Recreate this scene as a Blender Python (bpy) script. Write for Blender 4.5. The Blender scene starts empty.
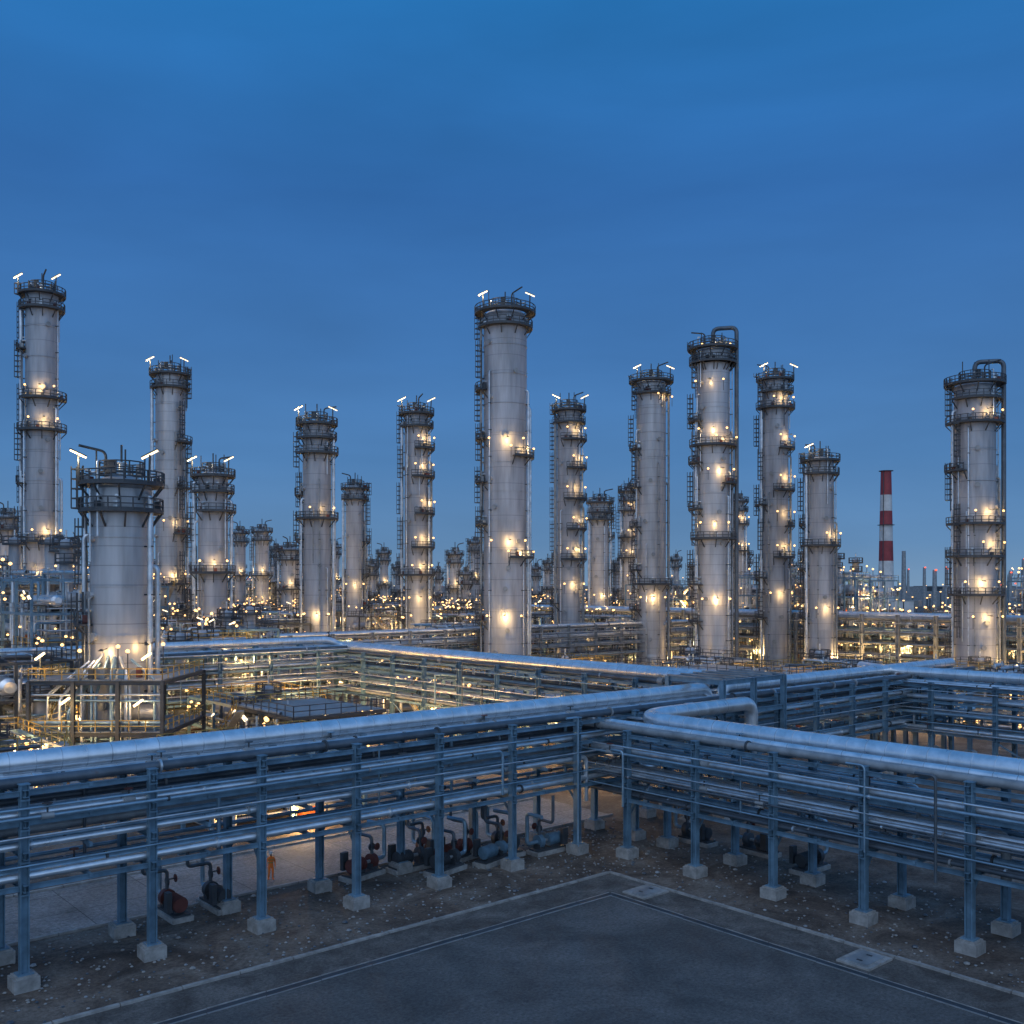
import bpy, math, random
from mathutils import Vector, Matrix
R = random.Random(7)
sc = bpy.context.scene
sc.view_settings.view_transform = 'Standard'
sc.view_settings.look = 'None'
sc.view_settings.exposure = 0
sc.view_settings.gamma = 1

# ------------------------------------------------------------------ materials
def new_mat(name):
    m = bpy.data.materials.new(name); m.use_nodes = True
    nt = m.node_tree
    return m, nt, nt.nodes['Principled BSDF']

def mat_surface(name, col, rough=0.5, metal=0.0, var=0.25, scale=1.0, stretch=(1,1,1), bump=0.0, seams=None, rust=None):
    m, nt, b = new_mat(name)
    N, L = nt.nodes, nt.links
    tc = N.new('ShaderNodeTexCoord'); mp = N.new('ShaderNodeMapping')
    mp.inputs['Scale'].default_value = stretch
    L.new(tc.outputs['Object'], mp.inputs['Vector'])
    nz = N.new('ShaderNodeTexNoise'); nz.inputs['Scale'].default_value = scale
    nz.inputs['Detail'].default_value = 3; nz.inputs['Roughness'].default_value = 0.65
    L.new(mp.outputs[0], nz.inputs['Vector'])
    rp = N.new('ShaderNodeValToRGB')
    rp.color_ramp.elements[0].position = 0.3; rp.color_ramp.elements[1].position = 0.7
    lo = [c*(1-var) for c in col]; hi = [min(1, c*(1+var)) for c in col]
    rp.color_ramp.elements[0].color = (*lo, 1); rp.color_ramp.elements[1].color = (*hi, 1)
    if rust:
        k = rp.color_ramp.elements.new(rust[1]+.08); k.color = (*rust[0], 1)
        rp.color_ramp.elements[-1].position = min(1,rust[1]+.2); rp.color_ramp.elements[-1].color = (*rust[0], 1)
    L.new(nz.outputs['Fac'], rp.inputs['Fac'])
    out = rp.outputs['Color']
    if seams:
        sp = N.new('ShaderNodeSeparateXYZ'); L.new(tc.outputs['Object'], sp.inputs[0])
        md = N.new('ShaderNodeMath'); md.operation = 'PINGPONG'; md.inputs[1].default_value = seams/2
        L.new(sp.outputs['Z'], md.inputs[0])
        lt = N.new('ShaderNodeMath'); lt.operation = 'LESS_THAN'; lt.inputs[1].default_value = 0.05
        L.new(md.outputs[0], lt.inputs[0])
        mm = N.new('ShaderNodeMath'); mm.operation = 'MULTIPLY'; mm.inputs[1].default_value = 0.5
        L.new(lt.outputs[0], mm.inputs[0])
        mx = N.new('ShaderNodeMixRGB'); mx.inputs[2].default_value = (col[0]*.35, col[1]*.35, col[2]*.35, 1)
        L.new(mm.outputs[0], mx.inputs[0]); L.new(out, mx.inputs[1]); out = mx.outputs[0]
    L.new(out, b.inputs['Base Color'])
    b.inputs['Metallic'].default_value = metal
    rr = N.new('ShaderNodeMapRange'); rr.inputs['To Min'].default_value = max(0.05, rough-0.12); rr.inputs['To Max'].default_value = min(1, rough+0.15)
    L.new(nz.outputs['Fac'], rr.inputs['Value']); L.new(rr.outputs[0], b.inputs['Roughness'])
    return m

def mat_emit(name, col, s, sample=False):
    m, nt, b = new_mat(name)
    b.inputs['Base Color'].default_value = (*col, 1)
    b.inputs['Emission Color'].default_value = (*col, 1)
    b.inputs['Emission Strength'].default_value = s
    if not sample:
        try: m.cycles.emission_sampling = 'NONE'
        except Exception: pass
    return m

M_BLUE = mat_surface('blue_painted_steel', (0.13,0.23,0.31), 0.45, 0.2, 0.35, 0.8)
M_ALU  = mat_surface('aluminium_cladding', (0.80,0.83,0.85), 0.31, 0.8, 0.16, 0.9)
M_GALV = mat_surface('galvanised_pipe', (0.56,0.61,0.65), 0.33, 0.7, 0.28, 0.7)
M_DARKP= mat_surface('dark_pipe', (0.10,0.12,0.14), 0.42, 0.4, 0.3, 0.7, rust=((0.12,0.075,0.05),0.62))
M_BPIPE= mat_surface('blue_grey_pipe', (0.24,0.37,0.47), 0.36, 0.5, 0.25, 0.7)
M_CONC = mat_surface('concrete', (0.29,0.285,0.27), 0.85, 0, 0.35, 1.5)
M_SHELL= mat_surface('column_shell_paint', (0.34,0.36,0.39), 0.5, 0.15, 0.3, 0.6, (1,1,0.13), seams=3.0, rust=((0.24,0.225,0.205),0.64))
M_SHELL2=mat_surface('column_shell_insulated', (0.41,0.425,0.445), 0.42, 0.4, 0.24, 0.6, (1,1,0.13), seams=2.0)
M_DSTEEL=mat_surface('dark_structural_steel', (0.055,0.065,0.075), 0.55, 0.2, 0.3, 0.8)
M_MSTEEL=mat_surface('grey_structural_steel', (0.26,0.28,0.29), 0.5, 0.2, 0.3, 0.8)
M_YEL  = mat_surface('yellow_safety_paint', (0.36,0.25,0.07), 0.5, 0, 0.3, 1.0)
M_RED  = mat_surface('red_paint', (0.27,0.035,0.04), 0.5, 0, 0.25, 0.3)
M_OXID = mat_surface('red_oxide_primer', (0.12,0.035,0.028), 0.6, 0, 0.35, 1.5)
M_WHITE= mat_surface('white_paint', (0.55,0.55,0.54), 0.6, 0, 0.2, 0.2)
M_ORANGE=mat_surface('orange_paint', (0.55,0.14,0.03), 0.6, 0, 0.2, 1.0)
E_WARM = mat_emit('sodium_lamp', (1.0,0.56,0.20), 3.2)
E_WHITE= mat_emit('fluorescent_lamp', (1.0,0.78,0.48), 2.6)
E_RED  = mat_emit('red_beacon', (1.0,0.12,0.05), 2)
STD = [M_DSTEEL, M_MSTEEL, M_ALU, M_GALV, M_YEL, M_RED, E_WARM, E_WHITE, M_SHELL, M_BPIPE, M_DARKP, M_CONC, M_BLUE, M_WHITE, M_SHELL2, M_ORANGE, E_RED, M_OXID]
DS,MS,AL,GA,YE,RE,EW,EH,SH,BP,DP,CO,BL,WH,S2,ORG,ER,OX = range(18)

# ------------------------------------------------------------------ mesh builder
class MB:
    def __init__(s): s.v=[]; s.f=[]; s.m=[]; s.s=[]
    def add(s, vs, fs, mi, sm=False):
        o=len(s.v); s.v.extend(vs)
        for f in fs:
            s.f.append(tuple(o+i for i in f)); s.m.append(mi); s.s.append(sm)
    def box(s, c, sx, sy, sz, yaw=0, mi=0):
        ca,sa=math.cos(yaw),math.sin(yaw); vs=[]
        for dz in (-.5,.5):
            for dx,dy in ((-.5,-.5),(.5,-.5),(.5,.5),(-.5,.5)):
                x,y=dx*sx,dy*sy
                vs.append((c[0]+x*ca-y*sa, c[1]+x*sa+y*ca, c[2]+dz*sz))
        s.add(vs,[(3,2,1,0),(4,5,6,7),(0,1,5,4),(1,2,6,5),(2,3,7,6),(3,0,4,7)],mi)
    def beam(s, p0, p1, w, h, mi=0):
        p0=Vector(p0);p1=Vector(p1);d=(p1-p0)
        if d.length<1e-6: return
        d.normalize(); up=Vector((0,0,1)) if abs(d.z)<.95 else Vector((0,1,0))
        x=d.cross(up).normalized(); y=x.cross(d).normalized(); vs=[]
        for p in (p0,p1):
            for a,b in ((-.5,-.5),(.5,-.5),(.5,.5),(-.5,.5)):
                vs.append(tuple(p+x*a*w+y*b*h))
        s.add(vs,[(3,2,1,0),(4,5,6,7),(0,1,5,4),(1,2,6,5),(2,3,7,6),(3,0,4,7)],mi)
    def ibeam(s,p0,p1,w,h,mi=0):
        p0=Vector(p0);p1=Vector(p1);d=(p1-p0).normalized()
        up=Vector((0,0,1)) if abs(d.z)<.95 else s.colax
        x=d.cross(up).normalized(); y=x.cross(d).normalized(); t=min(w,h)*.12
        for sg in (-1,1):
            o=y*sg*(h/2-t/2); 
            vs=[]
            for p in (p0,p1):
                for a,b in ((-.5,-.5),(.5,-.5),(.5,.5),(-.5,.5)):
                    vs.append(tuple(p+o+x*a*w+y*b*t))
            s.add(vs,[(3,2,1,0),(4,5,6,7),(0,1,5,4),(1,2,6,5),(2,3,7,6),(3,0,4,7)],mi)
        vs=[]
        for p in (p0,p1):
            for a,b in ((-.5,-.5),(.5,-.5),(.5,.5),(-.5,.5)):
                vs.append(tuple(p+x*a*t*1.2+y*b*(h-2*t)))
        s.add(vs,[(0,1,5,4),(1,2,6,5),(2,3,7,6),(3,0,4,7)],mi)
    colax=Vector((0,1,0))
    def tube(s,p0,p1,r,r1=None,n=8,mi=0,caps=True):
        s.path([p0,p1],r,n,mi,0,caps,r1)
    def path(s,pts,r,n=8,mi=0,bend=0,caps=True,r1=None):
        P=[Vector(p) for p in pts]
        if bend>0 and len(P)>2:
            Q=[P[0]]
            for i in range(1,len(P)-1):
                a=P[i-1]-P[i]; b=P[i+1]-P[i]; l=min(bend,a.length*.49,b.length*.49)
                A=P[i]+a.normalized()*l; B=P[i]+b.normalized()*l
                K=5 if bend<1 else 10
                for k in range(K+1):
                    t=k/K; Q.append(A*(1-t)**2+P[i]*2*t*(1-t)+B*t*t)
            Q.append(P[-1]); P=Q
        d=(P[1]-P[0]).normalized(); up=Vector((0,0,1)) if abs(d.z)<.9 else Vector((0,1,0))
        x=d.cross(up).normalized(); vs=[]
        for i,p in enumerate(P):
            if i==0: t=(P[1]-P[0])
            elif i==len(P)-1: t=P[-1]-P[-2]
            else: t=(P[i+1]-P[i]).normalized()+(P[i]-P[i-1]).normalized()
            t.normalize(); x=(x-t*x.dot(t)).normalized(); y=t.cross(x)
            rr=r if (r1 is None or i==0) else r1
            for k in range(n):
                a=2*math.pi*k/n; vs.append(tuple(p+x*math.cos(a)*rr+y*math.sin(a)*rr))
        fs=[]
        for i in range(len(P)-1):
            for k in range(n):
                k2=(k+1)%n; fs.append((i*n+k,i*n+k2,(i+1)*n+k2,(i+1)*n+k))
        s.add(vs,fs,mi,True)
        if caps:
            e=len(vs)-n
            s.add(vs[:n],[tuple(range(n))[::-1]],mi); s.add(vs[e:],[tuple(range(n))],mi)
    def lathe(s,prof,cx,cy,n=32,mi=0,smooth=True):
        vs=[];fs=[]
        for (r,z) in prof:
            for k in range(n):
                a=2*math.pi*k/n; vs.append((cx+math.cos(a)*r,cy+math.sin(a)*r,z))
        for i in range(len(prof)-1):
            for k in range(n):
                k2=(k+1)%n; fs.append((i*n+k,i*n+k2,(i+1)*n+k2,(i+1)*n+k))
        s.add(vs,fs,mi,smooth)
    def arc_deck(s,cx,cy,r0,r1,z,th,a0,a1,mi=0):
        n=max(4,int((a1-a0)/12)); vs=[];fs=[]
        for i in range(n+1):
            a=math.radians(a0+(a1-a0)*i/n); c,q=math.cos(a),math.sin(a)
            vs+=[(cx+c*r0,cy+q*r0,z),(cx+c*r1,cy+q*r1,z),(cx+c*r1,cy+q*r1,z+th),(cx+c*r0,cy+q*r0,z+th)]
        for i in range(n):
            o=i*4; 
            for j in range(4):
                j2=(j+1)%4; fs.append((o+j,o+j2,o+4+j2,o+4+j))
        fs+= [(0,1,2,3),(n*4+3,n*4+2,n*4+1,n*4)]
        s.add(vs,fs,mi)
    def arc_rail(s,cx,cy,r,z,a0,a1,mi=0,t=.12,hs=(0.6,1.25),hp=1.25):
        n=max(3,int(math.radians(a1-a0)*r/1.2)); P=[]
        for i in range(n+1):
            a=math.radians(a0+(a1-a0)*i/n); P.append((cx+math.cos(a)*r,cy+math.sin(a)*r))
        for i,(x,y) in enumerate(P):
            s.beam((x,y,z),(x,y,z+hp),t,t,mi)
            if i<n:
                for h in hs: s.beam((x,y,z+h),(P[i+1][0],P[i+1][1],z+h),t,t,mi)
                s.beam((x,y,z+.1),(P[i+1][0],P[i+1][1],z+.1),t*.5,.24,mi)
    def rail(s,p0,p1,mi=0,t=.07,step=1.6):
        p0=Vector(p0);p1=Vector(p1);n=max(1,int((p1-p0).length/step)); up=Vector((0,0,1.1))
        for i in range(n+1):
            p=p0.lerp(p1,i/n); s.beam(p,p+up,t,t,mi)
        for h in (.55,1.1): s.beam(p0+Vector((0,0,h)),p1+Vector((0,0,h)),t,t,mi)
    def obj(s,name,mats=None,parent=None,loc=(0,0,0)):
        me=bpy.data.meshes.new(name); me.from_pydata(s.v,[],s.f)
        for m in (mats or STD): me.materials.append(m)
        me.polygons.foreach_set('material_index',s.m); me.polygons.foreach_set('use_smooth',s.s)
        me.update()
        o=bpy.data.objects.new(name,me); sc.collection.objects.link(o); o.location=loc
        if parent: o.parent=parent
        return o

def empty(name,loc=(0,0,0)):
    e=bpy.data.objects.new(name,None); e.empty_display_size=1; sc.collection.objects.link(e); e.location=loc; return e
_lights={}
NL=0
def lamp(parent,loc,power,col=(1.0,0.60,0.23),rad=0.22,name='lamp'):
    global NL
    NL+=1
    key=(round(power),col,rad)
    if key not in _lights:
        l=bpy.data.lights.new('lamp_light','POINT'); l.energy=power; l.color=col; l.shadow_soft_size=rad; _lights[key]=l
    o=bpy.data.objects.new(name,_lights[key]); sc.collection.objects.link(o); o.location=loc
    if parent: o.parent=parent
    return o

# local plant grid -> world
D1=Vector((0.757,0.6534,0)); D2=Vector((0.6534,-0.757,0)); NN=-D2
O=Vector((6.39,75.97,0))
YAW=math.atan2(D1.y,D1.x)
def W(a,b,z=0): return O+D1*a+NN*b+Vector((0,0,z))

# ------------------------------------------------------------------ ground
def sheet(name,pts,z,mat):
    me=bpy.data.meshes.new(name); me.from_pydata([(p[0],p[1],z) for p in pts],[],[tuple(range(len(pts)))])
    me.materials.append(mat); o=bpy.data.objects.new(name,me); sc.collection.objects.link(o); return o
def mat_ground(name,c0,c1,c2,sc1,rough=.9,slab=None,fine=4.0,tracks=.12):
    m,nt,b=new_mat(name); N,L=nt.nodes,nt.links
    tc=N.new('ShaderNodeTexCoord'); mp=N.new('ShaderNodeMapping'); mp.inputs['Rotation'].default_value=(0,0,-YAW)
    L.new(tc.outputs['Object'],mp.inputs['Vector'])
    n1=N.new('ShaderNodeTexNoise'); n1.inputs['Scale'].default_value=sc1; n1.inputs['Detail'].default_value=6; n1.inputs['Roughness'].default_value=.7; n1.inputs['Distortion'].default_value=.8
    L.new(mp.outputs[0],n1.inputs['Vector'])
    n2=N.new('ShaderNodeTexNoise'); n2.inputs['Scale'].default_value=fine; n2.inputs['Detail'].default_value=5; n2.inputs['Roughness'].default_value=.8
    L.new(mp.outputs[0],n2.inputs['Vector'])
    r=N.new('ShaderNodeValToRGB'); e=r.color_ramp.elements; e[0].position=.36; e[0].color=(*c0,1); e[1].position=.64; e[1].color=(*c2,1)
    k=e.new(.5); k.color=(*c1,1); L.new(n1.outputs['Fac'],r.inputs['Fac'])
    r2=N.new('ShaderNodeValToRGB'); r2.color_ramp.elements[0].position=.33; r2.color_ramp.elements[0].color=(.5,.5,.5,1); r2.color_ramp.elements[1].position=.67; r2.color_ramp.elements[1].color=(1.45,1.45,1.45,1)
    L.new(n2.outputs['Fac'],r2.inputs['Fac'])
    mx=N.new('ShaderNodeMixRGB'); mx.blend_type='MULTIPLY'; mx.inputs[0].default_value=1
    L.new(r.outputs[0],mx.inputs[1]); L.new(r2.outputs[0],mx.inputs[2]); out=mx.outputs[0]
    m5=N.new('ShaderNodeMapping'); m5.inputs['Rotation'].default_value=(0,0,-.75); m5.inputs['Scale'].default_value=(.02,.16,1); L.new(tc.outputs['Object'],m5.inputs[0])
    n5=N.new('ShaderNodeTexNoise'); n5.inputs['Scale'].default_value=1.3; n5.inputs['Detail'].default_value=3; n5.inputs['Distortion'].default_value=.3; L.new(m5.outputs[0],n5.inputs[0])
    r5=N.new('ShaderNodeValToRGB'); r5.color_ramp.elements[0].position=.38; r5.color_ramp.elements[0].color=(1-tracks,)*3+(1,); r5.color_ramp.elements[1].position=.62; r5.color_ramp.elements[1].color=(1+tracks,)*3+(1,)
    L.new(n5.outputs['Fac'],r5.inputs[0])
    m6=N.new('ShaderNodeMixRGB'); m6.blend_type='MULTIPLY'; m6.inputs[0].default_value=1; L.new(out,m6.inputs[1]); L.new(r5.outputs[0],m6.inputs[2]); out=m6.outputs[0]
    # oil spots
    vo=N.new('ShaderNodeTexVoronoi'); vo.inputs['Scale'].default_value=.22; L.new(mp.outputs[0],vo.inputs['Vector'])
    vr_=N.new('ShaderNodeValToRGB'); vr_.color_ramp.elements[0].position=.06; vr_.color_ramp.elements[0].color=(.6,.6,.6,1); vr_.color_ramp.elements[1].position=.22; vr_.color_ramp.elements[1].color=(1,1,1,1)
    L.new(vo.outputs['Distance'],vr_.inputs[0])
    m7=N.new('ShaderNodeMixRGB'); m7.blend_type='MULTIPLY'; m7.inputs[0].default_value=.7; L.new(out,m7.inputs[1]); L.new(vr_.outputs[0],m7.inputs[2]); out=m7.outputs[0]
    if slab:
        bt=N.new('ShaderNodeTexBrick'); bt.offset=0; bt.inputs['Scale'].default_value=1; bt.inputs['Brick Width'].default_value=slab; bt.inputs['Row Height'].default_value=slab*.8
        bt.inputs['Mortar Size'].default_value=.035; bt.inputs['Mortar Smooth'].default_value=.3
        bt.inputs['Color1'].default_value=(1,1,1,1); bt.inputs['Color2'].default_value=(.82,.82,.82,1); bt.inputs['Mortar'].default_value=(.35,.35,.35,1)
        L.new(mp.outputs[0],bt.inputs['Vector'])
        m2=N.new('ShaderNodeMixRGB'); m2.blend_type='MULTIPLY'; m2.inputs[0].default_value=1
        L.new(out,m2.inputs[1]); L.new(bt.outputs['Color'],m2.inputs[2]); out=m2.outputs[0]
    L.new(out,b.inputs['Base Color']); b.inputs['Roughness'].default_value=rough
    bp=N.new('ShaderNodeBump'); bp.inputs['Strength'].default_value=.7; bp.inputs['Distance'].default_value=.12
    L.new(n2.outputs['Fac'],bp.inputs['Height']); L.new(bp.outputs[0],b.inputs['Normal'])
    return m
G_DIRT=mat_ground('gravel_earth',(.06,.044,.033),(.125,.096,.075),(.20,.168,.138),.25)
G_PAD=mat_ground('worn_asphalt',(.068,.066,.063),(.098,.096,.092),(.135,.131,.126),.16,.82,fine=5)
G_STRIP=mat_ground('compacted_gravel',(.068,.058,.05),(.11,.10,.09),(.165,.15,.135),.45,fine=6)
G_ROAD=mat_ground('concrete_road_slabs',(.22,.205,.19),(.28,.265,.25),(.34,.325,.31),.15,.8,slab=5)
S=9000
sheet('ground',[(-S,-S),(S,-S),(S,S),(-S,S)],0,G_DIRT)
ka,kb=-3.9,-5.2
sheet('footpath',[W(-150,-8.3),W(-7.1,-8.3),W(-7.1,-150),W(ka,-150),W(ka,kb),W(-150,kb)],.004,G_STRIP)
sheet('yard_pavement',[W(-150,-150),W(-7.4,-150),W(-7.4,-8.6),W(-150,-8.6)],.004,G_PAD)
sheet('service_road',[W(-110,7),W(9,7),W(9,16),W(-110,16)],.004,G_ROAD)
k=MB()
def kerbline(a0,b0,a1,b1,w,h,mi,seg=3.0):
    p0=W(a0,b0);p1=W(a1,b1);L=(p1-p0).length;n=int(L/seg);d=(p1-p0)/n
    sd=Vector((-d.y,d.x,0)).normalized()
    for i in range(n):
        q0=p0+d*i+d.normalized()*.03+sd*R.uniform(-.02,.02); q1=p0+d*(i+1)-d.normalized()*.03+sd*R.uniform(-.02,.02)
        z=h/2+R.uniform(-.015,.01)
        k.beam(q0+Vector((0,0,z)),q1+Vector((0,0,z)),w,h,mi)
kerbline(-150,kb,ka-.2,kb,.24,.12,CO); kerbline(ka,kb+.14,ka,-150,.24,.12,CO)
kerbline(-110,6.85,9,6.85,.25,.14,CO); kerbline(-110,16.15,9,16.15,.25,.14,CO)
k.obj('kerb')
k=MB()
kerbline(-150,-8.24,-7.2,-8.24,.06,.05,CO); kerbline(-150,-8.76,-7.5,-8.76,.06,.05,MS)
kerbline(-7.12,-8.35,-7.12,-150,.06,.05,CO); kerbline(-7.62,-8.7,-7.62,-150,.06,.05,MS)
k.beam(W(-150,-8.5,.02),W(-7.3,-8.5,.02),.36,.03,DS); k.beam(W(-7.36,-8.5,.021),W(-7.36,-150,.021),.36,.03,DS)
k.obj('drainage_channel')
for (a,b) in ((-5.4,-9.8),(-5.5,-25.3)):
    k=MB(); p=W(a,b)
    k.box((0,0,.06),2.4,1.9,.12,0,CO); k.box((0,0,.14),1.9,1.3,.04,0,MS)
    for sx in(-.5,.5): k.box((sx,0,.175),.12,.3,.03,0,DS)
    o=k.obj('manhole_cover',loc=p); o.rotation_euler=(0,0,YAW)
# loose stones on the bare ground beneath the racks
k=MB()
for i in range(2600):
    if R.random()<.6: a=R.uniform(-60,6); b=R.uniform(-4.9,6.5)
    else: a=R.uniform(-3.6,9); b=R.uniform(-50,6)
    p=W(a,b); q=R.uniform(.03,.11)*(1.8 if R.random()<.06 else 1)
    k.lathe([(q*.6,0),(q,q*.35),(q*R.uniform(.4,.8),q*.75),(.003,q*.85)],p.x,p.y,5,R.choice([CO,MS,DP,CO]),False)
k.obj('gravel')

# ------------------------------------------------------------------ pipe racks
def rack(name,org,d,n,length,width,cols,levels,colh,npipes,seed,cs=.42,mat=BL,sides=10,ped=True,rmin=.07,rmax=.26,p0=0,loops=0,brace=True):
    r=random.Random(seed)
    F=lambda s,t,z: org+d*s+n*t+Vector((0,0,z))
    e=empty(name,org); inv=Vector(org)
    fr=MB(); fr.colax=Vector(d)
    for s in cols:
        for t in (0,width):
            if ped:
                q=F(s,t,0); y=math.atan2(d.y,d.x)+r.uniform(-.05,.05)
                fr.box((q.x,q.y,.32),1.2,1.2,.64,y,CO); fr.box((q.x,q.y,.69),1.0,1.0,.10,y,CO)
                fr.box((q.x,q.y,.77),.75,.75,.06,y,mat)
            fr.ibeam(F(s,t,.7 if ped else 0),F(s,t,colh),cs,cs,mat)
            q=F(s,t,colh+.03); fr.box(q,cs+.1,cs+.1,.05,math.atan2(d.y,d.x),mat)
            if ped:
                for z in levels: 
                    q=F(s,t,z-.35); fr.box(q,cs+.04,cs+.04,.1,math.atan2(d.y,d.x),mat)
        for z in levels:
            fr.ibeam(F(s,-.45,z),F(s,width+.45,z),.25,.36,mat)
        z=levels[0]
        fr.beam(F(s,.1,z-1.3),F(s,1.1,z-.15),.12,.12,mat); fr.beam(F(s,width-.1,z-1.3),F(s,width-1.1,z-.15),.12,.12,mat)
    for i in range(len(cols)-1):
        for t in (0,width):
            for j,z in enumerate(levels):
                if j in(0,len(levels)-1,2): fr.ibeam(F(cols[i],t,z-.02),F(cols[i+1],t,z-.02),.18,.26,mat)
            if brace and i%4==2:
                fr.beam(F(cols[i],t,.9),F(cols[i+1],t,levels[0]-.3),.14,.14,mat); fr.beam(F(cols[i+1],t+.08,.9),F(cols[i],t+.08,levels[0]-.3),.14,.14,mat)
        sm=(cols[i]+cols[i+1])/2
        for z in levels: fr.beam(F(sm,-.1,z+.02),F(sm,width+.1,z+.02),.16,.2,mat)
    o=fr.obj('frame',parent=e); o.location=-inv
    pp=MB()
    for j,z in enumerate(levels):
        t=-.45
        while t<width+.2:
            rad=r.choice([rmin,rmin*1.4,.12,.15,.18,.22,rmax]); 
            t+=rad
            if t>width+.25: break
            if abs(t)<cs/2+rad: t=cs/2+rad+.02
            if abs(t-width)<cs/2+rad: t=width+cs/2+rad+.02
            if t>width+.6: break
            zz=z+.19+rad
            s0=p0 if r.random()<.8 else r.uniform(p0,length*.6); s1=length if r.random()<.75 else r.uniform(length*.4,length)
            mi=r.choice([AL,GA,GA,BP,BP,DP,DP,GA,AL,MS])
            pts=[F(s0,t,zz)]
            if loops and r.random()<.12 and j==len(levels)-1:
                sl=r.uniform(s0+8,s1-8); pts+=[F(sl,t,zz),F(sl,t,zz+1.1),F(sl+2.5,t,zz+1.1),F(sl+2.5,t,zz)]
            if s0>p0+1: pts=[F(s0,t,zz-r.uniform(1,2.2))]+pts
            pts.append(F(s1,t,zz))
            if s1<length-1: pts.append(F(s1,t,zz-r.uniform(1,4)))
            pp.path(pts,rad,sides,mi,bend=.45)
            ss=s0+r.uniform(1,8)
            while ss<s1-2:
                if r.random()<.6: pp.tube(F(ss,t,zz),F(ss+.12,t,zz),rad*1.45,n=sides,mi=r.choice([DS,MS,GA]))
                elif r.random()<.4:
                    pp.tube(F(ss-.3,t,zz),F(ss+.3,t,zz),rad*1.7,n=sides,mi=MS); pp.tube(F(ss,t,zz),F(ss,t,zz+.6),.05,n=5,mi=DS); pp.tube(F(ss,t,zz+.6),F(ss,t,zz+.64),.25,n=10,mi=r.choice([OX,DS,BL]))
                ss+=r.uniform(4,13)
            t+=rad+r.uniform(.08,.42)
    for t in(-.38,width+.38):
        for z in levels[1:]:
            zz=z-r.uniform(.35,.8); rad=r.uniform(.035,.07); pp.tube(F(p0,t,zz),F(length,t,zz),rad,n=6,mi=r.choice([GA,AL,BP]))
    for i in range(int(length/7)):
        s=r.uniform(p0+2,length-2); t=r.choice([-.45,width+.45,width*.3,width*.7]); z=r.choice(levels[1:])
        rad=r.choice([.06,.09,.13])
        pp.path([F(s-1.2,t,z+.5),F(s,t,z+.5),F(s,t,.3 if r.random()<.12 else levels[0]-r.uniform(-.5,.8))],rad,8,r.choice([BP,BP,DP]),bend=.3)
    pp.beam(F(p0,width*.82,levels[-1]+.75),F(length,width*.82,levels[-1]+.75),.6,.1,GA)
    o=pp.obj('pipes',parent=e); o.location=-inv
    return e
Lcols=[-2.0-6.4*i for i in range(9,0,-1)]+[-2.0]+[4.4+6.4*i for i in range(10)]
rack('pipe_rack',W(-61.6,0),D1,NN,61.6+64,4.5,[c+61.6 for c in Lcols],[5.0,6.6,8.2,9.7],10.1,9,1,sides=12,brace=False)
rack('pipe_rack',W(0,4.5),D2,D1,60,4.5,[4.5+3.2+6.3*i for i in range(9)],[4.2,5.7,7.3,8.9],9.25,9,2,sides=12,brace=False)
L2=rack('pipe_rack',W(18.3,4.8),NN,D1,66,4.5,[0.8+7*i for i in range(10)],[5.2,6.8,8.6,10.4],10.9,8,3,sides=8,loops=1)
L3=rack('pipe_rack',W(-36,66),D1,NN,58,4.5,[1+7*i for i in range(9)],[5.2,7,9,11],11.6,8,4,sides=8,loops=1)
rack('pipe_rack',W(47,4.8),D2,D1,50,4.5,[1+6.6*i for i in range(8)],[4.6,6.2,7.8,9.4],9.8,8,5,sides=8)
FR=rack('pipe_rack',W(139,8),NN,D1,176,7,[2+8*i for i in range(22)],[5.0,7.5,10,12.5],13.8,8,7,cs=.7,sides=6,mat=MS,ped=False,rmin=.12,rmax=.45,loops=1)
FR2=rack('pipe_rack',W(24,96),D1,NN,112,6,[2+8*i for i in range(14)],[5,7,9,11],11.6,8,8,cs=.45,sides=6,mat=MS,ped=False,rmax=.35,loops=1)

# large insulated header pipes
def bigpipe(pts,r,bend=2.0,ring=1.3,loc=None):
    e=empty('insulated_header_pipe',pts[0]); b=MB()
    b.path(pts,r,28,AL,bend)
    P=[Vector(p) for p in pts]
    for i in range(len(P)-1):
        d=P[i+1]-P[i]; L=d.length; d.normalize()
        s=bend+.3 if i>0 else .3; end=L-(bend+.3 if i<len(P)-2 else .2)
        kk=0
        while s<end:
            b.tube(P[i]+d*s,P[i]+d*(s+.05),r+.012,n=28,mi=GA,caps=True)
            if kk%5==2 and abs(d.z)<.5:
                c=P[i]+d*(s+.6); b.box((c.x,c.y,c.z-r-.12),.5,.9,.34,math.atan2(d.y,d.x),BL)
            s+=ring; kk+=1
    o=b.obj('cladding',parent=e); o.location=-Vector(pts[0])
bigpipe([W(-61.6,2.9,10.75),W(14.5,2.9,10.75),W(17,2.9,10.75),W(17,2.9,7.5)],.6,1.5)
bigpipe([W(19.5,3.2,8.5),W(19.5,3.2,10.7),W(64,3.2,10.7)],.55,1.4)
bigpipe([W(17.5,-1.5,7.5),W(17.5,-1.5,9.85),W(2.6,-1.5,9.85),W(2.6,-60,9.85)],.6,3.6)
bigpipe([W(1.1,4,9.0),W(1.1,2,9.55),W(1.1,-60,9.55)],.26,1.0)
bigpipe([W(20.5,6,11.6),W(20.5,70,11.6)],.42,1.4)
bigpipe([W(19.2,6,11.4),W(19.2,68.5,11.4),W(17,68.5,12.4),W(-36,68.5,12.4)],.5,1)
bigpipe([W(52,8,10.6),W(49.3,4,10.6),W(49.3,-44,10.6)],.55,3)
bigpipe([W(142,8,13.6),W(142,184,13.6)],.7,1.4)

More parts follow.
